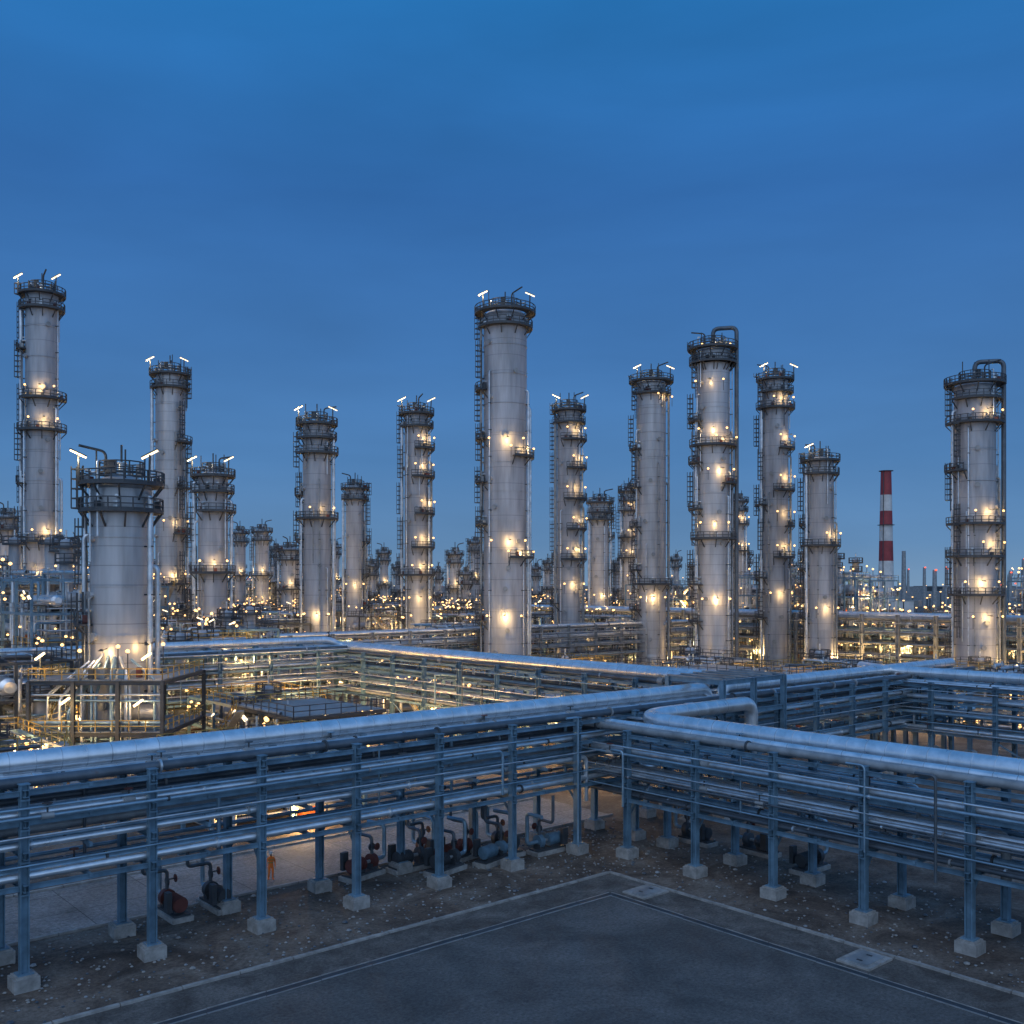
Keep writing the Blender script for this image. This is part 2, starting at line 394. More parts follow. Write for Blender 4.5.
# junction frame
j=MB(); je=empty('pipe_junction_frame',W(17,0))
for a in (14.6,19,23.5):
    for b in (-.7,5.3):
        j.colax=D1; j.ibeam(W(a,b,0),W(a,b,11.9),.42,.42,BL)
        q=W(a,b,0); j.box((q.x,q.y,.3),1.2,1.2,.6,YAW,CO)
for z in (6.0,9.0,11.7):
    for b in (-.7,5.3): j.ibeam(W(14.6,b,z),W(23.5,b,z),.3,.4,BL)
    for a in (14.6,19,23.5): j.ibeam(W(a,-.7,z+.003),W(a,5.3,z+.003),.3,.4,BL)
for i in range(6): j.beam(W(14.6+1.8*i-.05,-.7,11.98),W(14.6+1.8*i-.05,5.3,11.98),.15,.12,MS)
o=j.obj('frame',parent=je); o.location=-W(17,0)

# ------------------------------------------------------------------ towers
def tower(X,Y,r,h,plats=(),lad=180,risers=((200,.35,.95),),top='deck',mat=SH,lamps=None,power=260,tubes=2,seed=0,name='distillation_column',n=36,small=False,tw=None):
    rr=random.Random(seed*13+5)
    e=empty(name,(X,Y,0)); s=MB()
    s.lathe([(r*1.12,0),(r*1.12,.5)],0,0,n,CO); s.lathe([(r*1.03,.5),(r*1.03,4.0)],0,0,n,mat); s.lathe([(r*1.03,4.0),(r,4.6)],0,0,n,mat)
    s.lathe([(r,4.6),(r,h-r*.5)],0,0,n,mat)
    s.lathe([(max(.02,r*math.cos(i/7*math.pi/2)),h-r*.5+r*.5*math.sin(i/7*math.pi/2)) for i in range(8)],0,0,n,mat)
    nseg=max(2,int(h/6))
    for i in range(1,nseg):
        z=4.6+(h-r*.5-4.6)*i/nseg; s.arc_deck(0,0,r-.02,r+.09,z,.14,0,359.99,mat)
    for i in range(nseg):
        a=math.radians(rr.uniform(-150,-30)); z=6+(h-10)*i/nseg+rr.uniform(0,3)
        s.tube((math.cos(a)*r*.9,math.sin(a)*r*.9,z),(math.cos(a)*(r+.35),math.sin(a)*(r+.35),z),.36,n=12,mi=mat)
        s.tube((math.cos(a)*(r+.35),math.sin(a)*(r+.35),z),(math.cos(a)*(r+.45),math.sin(a)*(r+.45),z),.46,n=12,mi=MS)
    s.obj('shell',parent=e)
    p=MB()
    def pt(ang,rad,z): a=math.radians(ang); return (math.cos(a)*rad,math.sin(a)*rad,z)
    def plat(z,a0,a1,w=1.45,mi=DS,br=True):
        p.arc_deck(0,0,r+.03,r+w,z,.22,a0,a1,mi)
        p.arc_rail(0,0,r+w-.05,z+.22,a0,a1,mi)
        nb=max(2,int((a1-a0)/35))
        for i in range(nb+1):
            a=a0+(a1-a0)*i/nb
            if br: p.beam(pt(a,r,z-1.5),pt(a,r+w-.1,z),.16,.16,mi)
        for _ in range(5):
            a=rr.uniform(a0+5,a1-5); q=pt(a,r+.5,z+.7); p.box(q,.5,.5,rr.uniform(.5,1.1),rr.uniform(0,3),rr.choice([MS,GA,DS,OX]))
            p.tube(pt(a,r-.1,z+1.6),pt(a,r+.5,z+1.6),.18,n=8,mi=GA)
        # stub line dropping to the next level
        a=rr.uniform(a0+5,a1-5); p.path([pt(a,r,z+2.4),pt(a,r+.45,z+2.4),pt(a,r+.45,max(1,z-rr.uniform(4,9)))],.12,6,rr.choice([GA,MS,DP]),bend=.3)
    zt=h-1.2
    plat(zt,-180,180,tw or (1.7 if r>3 else 1.3))
    plat(zt-2.8,-170,80,1.15)
    p.arc_rail(0,0,r*.75,h+.1,-180,180,DS)
    q=rr.uniform(0,360)
    p.path([pt(q,r*.5,h-.6),pt(q,r*.5,h+2.4),pt(q,r+1.1,h+2.9)],.15,6,DS,bend=.6)
    p.tube((0,0,h-.3),(0,0,h+1.2),.35,n=10,mi=GA); p.tube((0,0,h+1.2),(0,0,h+1.35),.55,n=10,mi=GA)
    p.tube((0,0,h+1.3),(0,0,h+3.2),.12,n=6,mi=DS)
    p.tube(pt(80,r*.5,h-.8),pt(80,r*.5,h+1.0),.22,n=8,mi=MS)
    p.box(pt(-100,r*.6,h+.7),.8,.6,1.4,0,DS); p.box(pt(20,r*.6,h+.6),.6,.6,1.2,0,MS)
    if not small:
        for a in (-160,-60,40): p.tube(pt(a,r*.8,h-.5),pt(a,r*.8,h+rr.uniform(1.5,3.2)),.09,n=5,mi=DS)
    for pl in plats: plat(*pl)
    z=12+rr.uniform(0,4)
    while z<h-8 and not small:
        if all(abs(z-pl[0])>3 for pl in plats): plat(z,lad-32,lad+32,1.6)
        z+=rr.uniform(7,10)
    seg=9.0; z0=2.5; kk=0
    while z0<h-1:
        z1=min(h+.8,z0+seg); la=lad+(14 if kk%2 else -14); lr=r+.7
        c=pt(la,lr,0); ca=math.radians(la); tx,ty=-math.sin(ca),math.cos(ca); ox,oy=math.cos(ca),math.sin(ca)
        for sg in(-.32,.32): p.beam((c[0]+tx*sg,c[1]+ty*sg,z0),(c[0]+tx*sg,c[1]+ty*sg,z1),.12,.12,DS)
        if not small:
            z=z0+.3
            while z<z1-.2:
                p.beam((c[0]-tx*.3,c[1]-ty*.3,z),(c[0]+tx*.3,c[1]+ty*.3,z),.05,.05,DS); z+=.6
        hoop=[(tx*-.45,ty*-.45),(tx*-.5+ox*.55,ty*-.5+oy*.55),(ox*1.1,oy*1.1),(tx*.5+ox*.55,ty*.5+oy*.55),(tx*.45,ty*.45)]
        z=z0+2
        while z<z1:
            for i in range(4): p.beam((c[0]+hoop[i][0],c[1]+hoop[i][1],z),(c[0]+hoop[i+1][0],c[1]+hoop[i+1][1],z),.09,.15,DS)
            z+=1.0
        for i in(1,2,3): p.beam((c[0]+hoop[i][0],c[1]+hoop[i][1],z0+2),(c[0]+hoop[i][0],c[1]+hoop[i][1],z1-.1),.10,.10,DS)
        z0+=seg-1.2; kk+=1
    rs=list(risers)
    if not small: rs+=[(rr.choice([-130,-50,-70]),.13,rr.uniform(.5,.85)),(rr.choice([-25,-20,-155]),.2,rr.uniform(.6,.9)),(rr.choice([-10,-165]),.1,.97),(rr.choice([-115,-40]),.09,rr.uniform(.3,.6)),(5,.28,rr.uniform(.5,.9))]
    for (ang,pr,fz) in rs:
        R0=r+pr+.35; ztt=h*fz
        p.path([pt(ang,r*.8,ztt),pt(ang,R0,ztt),pt(ang,R0,1.0)],pr,10,rr.choice([GA,GA,MS]),bend=.7)
        z=4
        while z<ztt-2: p.beam(pt(ang,r,z),pt(ang,R0+pr,z),.3,.14,DS); z+=5
    if top=='goose':
        pr=.42; ang=-15
        p.path([(0,0,h-.5),(0,0,h+3.2),pt(ang,r+1.3,h+3.2),pt(ang,r+1.3,2)],pr,12,DP,bend=1.2)
    if lamps is None:
        lamps=[(pl[0]+1.9,rr.choice([-110,-80,-60,-100]),1.0) for pl in plats]
    for (z,ang,f) in lamps:
        q=pt(ang,r+1.35,z)
        p.tube(pt(ang,r,z+.5),pt(ang,r+1.4,z+.5),.05,n=5,mi=DS); p.lathe([(.28,z+.42),(.3,z+.34),(.08,z+.55)],q[0],q[1],8,DS)
        lamp(e,q,power*f,rad=.24)
        if not small:
            for da in(-38,34):
                q2=pt(ang+da,r+1.35,z+.3)
                p.lathe([(.02,q2[2]-.2),(.2,q2[2]-.1),(.2,q2[2]+.1),(.02,q2[2]+.2)],q2[0],q2[1],6,EW); p.beam((q2[0],q2[1],z-1.9),(q2[0],q2[1],q2[2]-.1),.09,.09,DS)
    for i in range(tubes):
        ang=[-140,-30,180][i]; q=pt(ang,r+1.2,h-.9); t=Vector(pt(ang,r+1.3,h+1.9)); sg=1 if (i+seed)%3 else -1
        p.tube(q,t,.12,n=6,mi=DS)
        dv=Vector((.85,-.1,.40*sg)); p.beam(t-dv,t+dv,.17,.17,EH); p.beam(t-dv+Vector((0,0,.16)),t+dv+Vector((0,0,.16)),.34,.1,DS)
        if i==0 and not small: lamp(e,(t[0],t[1]-.5,t[2]-.6),power*.9,(1.0,.74,.44),.12)
    p.obj('platforms_and_ladders',parent=e)
    return e
tower(-89.3,190,2.9,76,[(55,-130,40),(49,-150,20),(28,-150,40),(20,-180,0)],lad=195,lamps=[(57,-70,1.3),(51,-60,1),(30,-50,1.5),(22,-80,1.5)],seed=1)
tower(-71.8,210,2.9,65,[(30.5,-60,60),(20,-120,40)],lad=-20,lamps=[(22,-60,1.3),(33,-50,.6)],seed=2,mat=S2)
tower(-41,105,3.05,31.5,[],lad=-165,risers=((-20,.3,.93),(200,.22,.8),(-160,.15,.9)),lamps=[(13,-95,1.1),(13.5,-35,.7)],power=240,seed=3,mat=S2,n=48,tw=1.25)
tower(-53.8,180,2.6,40.5,[(33,-120,60),(22,-180,0)],lad=185,lamps=[(24,-70,1),(14,-60,1)],seed=4)
tower(-39,200,2.8,53,[(46,-160,60),(33,-180,60)],lad=180,risers=((-10,.3,.95),(215,.2,.7)),lamps=[(35,-60,.5),(14,-80,1.8)],seed=5)
tower(-40.8,260,2.4,46,[],lad=0,lamps=[(20,-80,1)],seed=6,tubes=0)
tower(-21,220,2.6,58.5,[(49.7,-90,60),(43.5,-100,60),(35.4,-90,50),(28,-100,60),(22,-180,50)],lad=190,lamps=[(52,-40,1),(46,-50,.8),(38,-30,1),(30,-50,1.2),(24,-60,1),(17,-70,1)],seed=7)
tower(-1.3,190,4.1,72.5,[(44,-70,60),(25,-80,60)],lad=185,risers=((195,.22,.95),(172,.2,.6)),lamps=[(47,-85,1.8),(45.5,-40,1.4),(28,-80,1.8),(26,-45,1.4),(14,-90,2.4)],seed=8,n=48)
tower(13.1,230,2.7,61,[(53,-120,60),(46.5,-100,60),(39.5,-110,60),(32.6,-100,60),(25.7,-120,60)],lad=178,lamps=[(55.5,-60,1),(49,-40,1),(42,-60,1),(35,-40,1),(28,-60,1.3),(20,-70,1.3)],seed=9)
tower(24.6,280,2.6,44,[(38,-180,0)],lad=0,lamps=[(17,-80,1)],seed=10,tubes=0,mat=S2)
tower(31.3,225,3.3,66.6,[(20,-160,60)],lad=190,risers=((-10,.25,.95),),lamps=[(17,-90,2.2),(62,-40,.6)],seed=11,mat=S2)
tower(35,300,1.9,49,[(42,-180,60),(34,-180,60),(28,-180,60)],lad=190,lamps=[(44,-60,1),(36,-60,1),(30,-70,1)],seed=12,tubes=0)
tower(40.2,200,3.3,68,[(64,-200,60),(47.5,-180,50),(40,-70,60),(29,-170,60)],lad=190,top='goose',risers=((200,.25,.8),),lamps=[(67,-90,2),(50.5,-100,1.6),(49,-55,1.2),(42.5,-75,1.6),(32,-95,1.2),(17,-90,2.2),(60,-110,.6)],seed=13,mat=S2,tubes=0)
tower(59.2,225,2.9,67,[(59.4,-180,60),(50.4,-90,60),(41,-110,60),(33,-60,60),(26,-110,60)],lad=188,lamps=[(61.5,-70,1.2),(53,-50,1.2),(44,-50,1.2),(36,-60,.8),(28.5,-60,1.3),(18,-80,1.3)],seed=14)
tower(67.8,300,1.9,46,[(38,-180,60),(30,-180,60)],lad=190,lamps=[(40,-60,1),(32,-60,1)],seed=15,tubes=0)
tower(64.7,210,2.75,47,[(28,-180,60)],lad=170,lamps=[(30.5,-50,1),(15,-80,1.3)],seed=16,tubes=1)
tower(85.6,185,3.6,58,[(49.6,-200,30),(31,-190,30),(25,-190,30),(18,-180,20)],lad=192,top='goose',risers=((182,.25,.9),),lamps=[(51.5,-80,.9),(33.2,-75,1.6),(27.5,-60,1.5),(20.3,-95,2),(14,-80,1.5)],seed=17,tubes=0)
for (px,Y,h,r) in ((8,240,37,2.2),(240,330,38,1.8),(262,320,38,2.1),(290,290,31,2.6),(384,380,33,1.6),(455,330,31,1.8),(475,360,36,1.6),(488,400,33,1.8),(697,320,27,1.8),(560,350,31,1.6),(745,330,31,1.5),(18,300,32,1.8),(335,400,36,1.6),(130,260,30,2.4),(790,360,28,1.6),
    (207,360,29,1.3),(276,370,34,1.2),(372,330,27,1.2),(398,400,28,1.4),(438,390,26,1.3),(466,300,24,1.1),(536,380,27,1.3),(548,420,30,1.2),(618,380,29,1.2),(676,400,31,1.3),(728,420,27,1.3),(806,420,26,1.2),(75,300,33,1.5),(98,340,31,1.4)):
    tower((px-512)*Y/1000,Y,r,h,[(h*.6,-180,40)],lad=190,lamps=[(h*.6+2,-70,1.3)] if r>1.5 else [],seed=int(px),tubes=0,n=20,small=True)

# service deck around near column
c=MB(); cx,cy=-41,105; ce=empty('column_service_platform',(cx,cy,0))
hw=6.6
for z in (10.6,5.5):
    for i in range(-6,7):
        c.box((i*1.0,-hw+1.4,z),.9,2.8,.08,0,MS); c.box((i*1.0,hw-1.4,z),.9,2.8,.08,0,MS)
    for sx in(-1,1): c.box((sx*(hw-1.4),0,z),2.8,2*hw-5.6,.08,0,MS)
    for sg in(-1,1):
        c.ibeam((-hw,sg*hw,z-.25),(hw,sg*hw,z-.25),.3,.4,DS); c.ibeam((sg*hw,-hw,z-.24),(sg*hw,hw,z-.24),.3,.4,DS)
        c.rail((-hw,sg*hw,z+.05),(hw,sg*hw,z+.05),YE,.09); c.rail((sg*hw,-hw,z+.05),(sg*hw,hw,z+.05),YE,.09)
for x in(-hw,-2.2,2.2,hw):
    for y in(-hw,hw): c.ibeam((x,y,0),(x,y,10.5),.35,.35,DS)
for x in(-hw,2.2): c.beam((x,-hw-.05,.5),(x+4.4,-hw-.05,5),.15,.15,DS)
c.beam((-hw-.6,-6,0),(-hw-.6,6,10.4),1.0,.15,MS); c.rail((-hw-1.1,-6,0),(-hw-1.1,6,10.4),YE,.08)
for i in range(18):
    a=R.uniform(-5.5,5.5); c.path([(a,-hw+1,R.uniform(1,4)),(a,-hw+1,R.uniform(7,11.5)),(a*.4,-3,R.uniform(11,13))],R.choice([.1,.15,.2]),8,R.choice([GA,BP,AL]),bend=.4)
for i in range(8):
    z=R.uniform(2,9.5); c.tube((-hw,-hw+R.uniform(.3,2),z),(hw,-hw+R.uniform(.3,2),z),R.choice([.12,.2,.3]),n=10,mi=R.choice([AL,GA,BP]))
c.tube((-4.8,-3.6,2.2),(-1,-3.6,2.2),1.1,n=18,mi=AL); c.tube((1,-4,7.2),(5,-4,7.2),.8,n=18,mi=S2)
for i in range(8): c.box((R.uniform(-6,6),-hw+R.uniform(.6,2.4),11.2),.5,.5,1.0,0,R.choice([OX,DS,MS,BL]))
for (x,z) in((-5.5,13),(5,13),(-3,8.6),(4.2,8.4),(0,4),(-5,4.2)):
    c.tube((x,-hw+.2,z-2.3),(x,-hw+.2,z),.08,n=5,mi=DS); c.beam((x-.45,-hw+.1,z-.35),(x+.45,-hw+.1,z+.3),.2,.2,EH); lamp(ce,(x,-hw-.7,z-.4),200)
c.obj('decks',parent=ce)

# striped chimney
s=MB(); se=empty('striped_chimney',(187,500,0))
zs=[0,12,22,32,42,50,57,65,77]; cols_=[WH,WH,WH,RE,WH,RE,WH,RE]
for i in range(8):
    r0=4.2-1.7*zs[i]/77; r1=4.2-1.7*zs[i+1]/77
    s.lathe([(r0,zs[i]),(r1,zs[i+1])],0,0,28,cols_[i])
    if i in(4,7): s.arc_deck(0,0,r1,r1+1.0,zs[i+1]-.1,.2,-180,180,DS)
s.lathe([(2.5,77),(2.2,77),(2.0,70)],0,0,28,DS)
s.beam((-3,-3.4,2),(-1.9,-1.9,77),.3,.3,DS)
s.box((2,4,6),22,12,12,.2,WH); s.box((2,4,12.2),22.6,12.6,.4,.2,MS)
for i in range(6): s.box((-7+i*3.4,-2.2+i*.7,7),1.6,.3,2.0,.2,DS)
s.obj('stack',parent=se)

# ------------------------------------------------------------------ process units (clutter)
def process_unit(seed,w,d,nl,lh,low=False):
    r=random.Random(seed); m=MB(); LP=[]
    H=nl*lh
    nx=max(2,int(w/5)); ny=max(1,int(d/5))
    st=r.choice([DS,MS,MS,BL,BL])
    for i in range(nx+1):
        for jj in range(ny+1):
            x=-w/2+w*i/nx; y=-d/2+d*jj/ny
            m.beam((x,y,0),(x,y,H*(1 if r.random()<.8 else .7)),.3,.3,st)
    for l in range(1,nl+1):
        z=l*lh; f=1 if r.random()<.7 else .6
        xs=-w/2; xe=-w/2+w*f
        for jj in range(ny+1):
            y=-d/2+d*jj/ny; m.beam((xs,y,z),(xe,y,z),.22,.34,st)
        for i in range(nx+1):
            x=-w/2+w*i/nx
            if x<=xe+.1: m.beam((x,-d/2,z-.01),(x,d/2,z-.01),.22,.3,st)
        if r.random()<.4:
            m.box(((xs+xe)/2,0,z+.2),xe-xs-.3,d-.3,.06,0,MS)
        rm=r.choice([YE,DS,MS,DS,MS])
        m.rail((xs,-d/2,z+.2),(xe,-d/2,z+.2),rm,.08); m.rail((xs,d/2,z+.2),(xe,d/2,z+.2),rm,.08); m.rail((xe,-d/2,z+.2),(xe,d/2,z+.2),rm,.08); m.rail((xs,-d/2,z+.2),(xs,d/2,z+.2),rm,.08)
    for i in range(nx):
        if r.random()<.5:
            l=r.randint(0,nl-1); x=-w/2+w*i/nx; m.beam((x,-d/2-.02,l*lh),(x+w/nx,-d/2-.02,(l+1)*lh),.14,.14,st)
    for l in range(nl):
        x0,x1=(-w/2,-w/2+4) if l%2 else (-w/2+4,-w/2)
        m.beam((x0,-d/2-.9,l*lh),(x1,-d/2-.9,(l+1)*lh),.9,.16,MS); m.rail((x0,-d/2-1.35,l*lh+.1),(x1,-d/2-1.35,(l+1)*lh+.1),YE,.07)
    for _ in range(r.randint(2,4)):
        l=r.randint(0,nl-1); z=l*lh+1.6; rad=r.uniform(.6,1.2); L=r.uniform(4,w*.7); x=r.uniform(-w/2+L/2,w/2-L/2); y=r.uniform(-d/2+1.5,d/2-1.5)
        mm=r.choice([AL,GA,S2,SH])
        m.tube((x-L/2,y,z),(x+L/2,y,z),rad,n=16,mi=mm)
        m.tube((x-L/2-.4,y,z),(x-L/2,y,z),rad*.6,rad,n=16,mi=mm); m.tube((x+L/2,y,z),(x+L/2+.4,y,z),rad,rad*.6,n=16,mi=mm)
        for q in(-.3,.3): m.box((x+L*q,y,z-rad*.9),.3,rad*1.5,rad,0,DS)
    for _ in range(r.randint(2,5)):
        rad=r.uniform(.4,1.0); h=r.uniform(.5,1.25 if nl<3 else 1.35)*H; x=r.uniform(-w/2+1,w/2-1); y=r.uniform(-d/2+1,d/2-1)
        mm=r.choice([SH,S2,GA,SH]); m.lathe([(rad,0),(rad,h)],x,y,16,mm); m.lathe([(rad,h),(rad*.8,h+rad*.3),(rad*.3,h+rad*.5),(.01,h+rad*.52)],x,y,16,mm)
        m.arc_deck(x,y,rad,rad+.9,h-.8,.12,0,360,DS); m.arc_rail(x,y,rad+.85,h-.7,0,360,DS)
        m.tube((x,y,h),(x,y,h+1.6),.12,n=6,mi=GA)
    for _ in range(int(50+H*3)):
        rad=r.choice([.06,.08,.1,.14,.2,.28]); p=Vector((r.uniform(-w/2,w/2),r.uniform(-d/2,d/2),r.uniform(.4,H*1.05))); pts=[tuple(p)]; ax=r.randint(0,2)
        for kk in range(r.randint(1,4)):
            q=Vector(p); 
            rng=[w/2,d/2,0][ax]
            if ax==2: q.z=r.uniform(.4,H*1.1)
            else: q[ax]=r.uniform(-rng,rng)
            if (q-p).length>.8: pts.append(tuple(q)); p=q
            ax=(ax+r.randint(1,2))%3
        if len(pts)>1: m.path(pts,rad,6,r.choice([AL,AL,GA,BP,DP,MS,GA]),bend=.35,caps=False)
    for _ in range(int(8+H*.6)):
        l=r.randint(0,nl-1); m.box((r.uniform(-w/2+1,w/2-1),r.uniform(-d/2+1,d/2-1),l*lh+.9),r.uniform(.6,2.2),r.uniform(.6,1.6),r.uniform(.8,1.8),0,r.choice([DS,MS,GA,OX,BL,ORG,CO]))
    for _ in range(int(22+H*2.0)):
        l=r.randint(0,nl if nl>2 else nl-1); x=r.uniform(-w/2,w/2); y=r.choice([-d/2-.15,-d/2-.15,d/2+.15,r.uniform(-d/2,d/2)]); z=l*lh+r.uniform(1.5,2.9)
        m.beam((x,y,z-1.5),(x,y,z),.09,.09,DS)
        if r.random()<.12:
            dx=r.uniform(.3,.5)*r.choice([-1,1]); m.beam((x-dx,y,z-.15),(x+dx,y,z+.2),.13,.13,EH)
        else:
            q=r.uniform(.12,.24); m.lathe([(.02,z-q),(q,z-q*.4),(q,z+q*.4),(.02,z+q)],x,y,6,EW)
        if y<0: LP.append((x,y-1.0,min(z,H*.8)))
        else: LP.append((x,y+1.0,min(z,H*.8)))
    me=m.obj('tmp'); mesh=me.data; bpy.data.objects.remove(me)
    mesh.name='process_unit_mesh'
    return mesh,LP,r
low=[process_unit(100+i,14,11,2,3.2) for i in range(5)]
mid=[process_unit(200+i,14,11,3,4.2) for i in range(5)]
tall=[process_unit(300+i,13,11,5,4.2) for i in range(4)]
cnt=0
towers_xy=[(o.location.x,o.location.y,3.5 if i<17 else 0) for i,o in enumerate([o for o in bpy.data.objects if o.name.startswith('distillation_column')])]+[(-41,105,9),(-56,109,8)]
racks=[('b',66,70.5,-40,24),('a',18,23,0,74),('a',139,146,6,186),('b',96,102,22,140),('a',47,52,-60,6),('b',0,4.5,-200,66)]
def blocked(a,b,m=6.5):
    for (ax,l0,l1,s0,s1) in racks:
        u,v=(a,b) if ax=='a' else (b,a)
        if l0-m<u<l1+m and s0-m<v<s1+m: return True
    return False
def place(a,b,kind,jit=0,nl=2,pw=260):
    global cnt
    mesh,LP,r=kind[R.randrange(len(kind))]
    p=W(a,b)
    o=bpy.data.objects.new('refinery_process_unit',mesh); sc.collection.objects.link(o); o.location=p
    yaw=YAW+R.choice([0,math.pi/2,math.pi,-math.pi/2]); o.rotation_euler=(0,0,yaw)
    o.scale=(1,1,R.uniform(.9,1.1))
    for (x,y,z) in R.sample(LP,min(nl,len(LP))):
        lamp(o,(x,y,z),pw)
    cnt+=1
a=-220
while a<330:
    b=-60
    while b<470:
        aa=a+R.uniform(-2,2); bb=b+R.uniform(-2,2); p=W(aa,bb)
        b+=17
        if p.y<80 or p.y>430 or abs(p.x/p.y)>.58: continue
        if bb<26 and aa<12: continue
        if bb<12.5 and aa<70: continue
        if blocked(aa,bb): continue
        if any((p.x-t[0])**2+(p.y-t[1])**2<(t[2]+4.5)**2 for t in towers_xy): continue
        q=p.x/p.y
        inner = (bb<66 and aa<18)
        if inner: kind=low
        elif 18<aa<140 and bb<96:
            kind=low
            if p.y>185: continue
        elif aa<140 and aa>18 and bb<180: 
            kind=low+mid
        elif q<-.12 : kind=mid+tall if p.y>150 else mid
        elif q<.05: kind=mid
        else:
            kind=mid+tall[:1]
            if q>.3 and p.y>260 : 
                continue
        if p.y>300 and R.random()<.2: continue
        n=2 if p.y<185 else (1 if p.y<330 else (1 if R.random()<.6 else 0))
        place(aa,bb,kind,nl=n,pw=1500 if p.y<185 else 3800)
    a+=17
for (X,Y,kd) in ((-56,109,mid),(-57,127,tall),(-72,150,tall),(-75,133,mid),(-44,150,mid)):
    rel=Vector((X,Y,0))-O; place(rel.dot(D1),rel.dot(NN),kd,nl=5,pw=800)
# area lighting on the racks
for i in range(8): lamp(FR,D1*-5+NN*(10+21*i)+Vector((0,0,5)),2600)
for i in range(5): lamp(L3,D1*(8+10*i)+NN*-3.5+Vector((0,0,4.2)),700)
for i in range(4): lamp(L3,D1*(10+12*i)+NN*8+Vector((0,0,6)),1100)
for i in range(5): lamp(L2,D1*-3.2+NN*(12+11*i)+Vector((0,0,4)),700)
for i in range(4): lamp(L2,D1*8+NN*(10+14*i)+Vector((0,0,5)),1100)
print('units',cnt,'lights',NL)

# ------------------------------------------------------------------ pumps
def pump(loc,yaw,colr):
    m=MB()
    m.box((0,0,.15),3.2,1.3,.3,0,CO); m.box((0,0,.36),2.9,1.0,.12,0,DS)
    m.tube((-1.2,0,.95),(.1,0,.95),.42,n=18,mi=colr)
    for i in range(9): m.tube((-1.15+i*.14,0,.95),(-1.11+i*.14,0,.95),.47,n=18,mi=colr)
    m.tube((.1,0,.95),(.7,0,.95),.12,n=8,mi=MS); m.tube((.7,0,.95),(1.1,0,.95),.5,n=18,mi=colr)
    m.box((.9,0,.6),.5,.7,.4,0,DS); m.box((-.5,0,.5),1.0,.6,.25,0,DS)
    m.path([(.9,0,1.3),(.9,0,2.6),(.9,1.5,2.6),(.9,1.5,4.6)],.12,8,DP,bend=.3); m.path([(1.1,0,.95),(2.1,0,.95),(2.1,0,3.2),(2.1,1.6,3.2)],.15,8,BP,bend=.3)
    m.tube((.9,-.05,1.9),(.9,.05,1.9),.28,n=12,mi=DS); m.tube((.9,-.5,2.0),(.9,-.05,2.0),.04,n=6,mi=DS); m.tube((.9,-.55,2.0),(.9,-.5,2.0),.25,n=12,mi=OX)
    m.box((-1.0,.7,1.2),.5,.3,1.2,0,DS)
    o=m.obj('process_pump',loc=loc); o.rotation_euler=(0,0,yaw)
for (a,b,cl) in ((-30.5,5.8,OX),(-27.8,5.6,DS),(-17.5,5.2,OX),(-14,4.6,DS),(-12.5,2.4,DS),(-11.5,5.6,OX),(-8.5,2.0,BL),(-6,3.6,DS),(-3.5,1.6,BL),(7,-4,DS),(8,-9,DP),(7,-14,DS),(-10,4.2,OX)):
    pump(W(a,b),YAW+R.choice([0,math.pi/2,.2,math.pi]),cl)

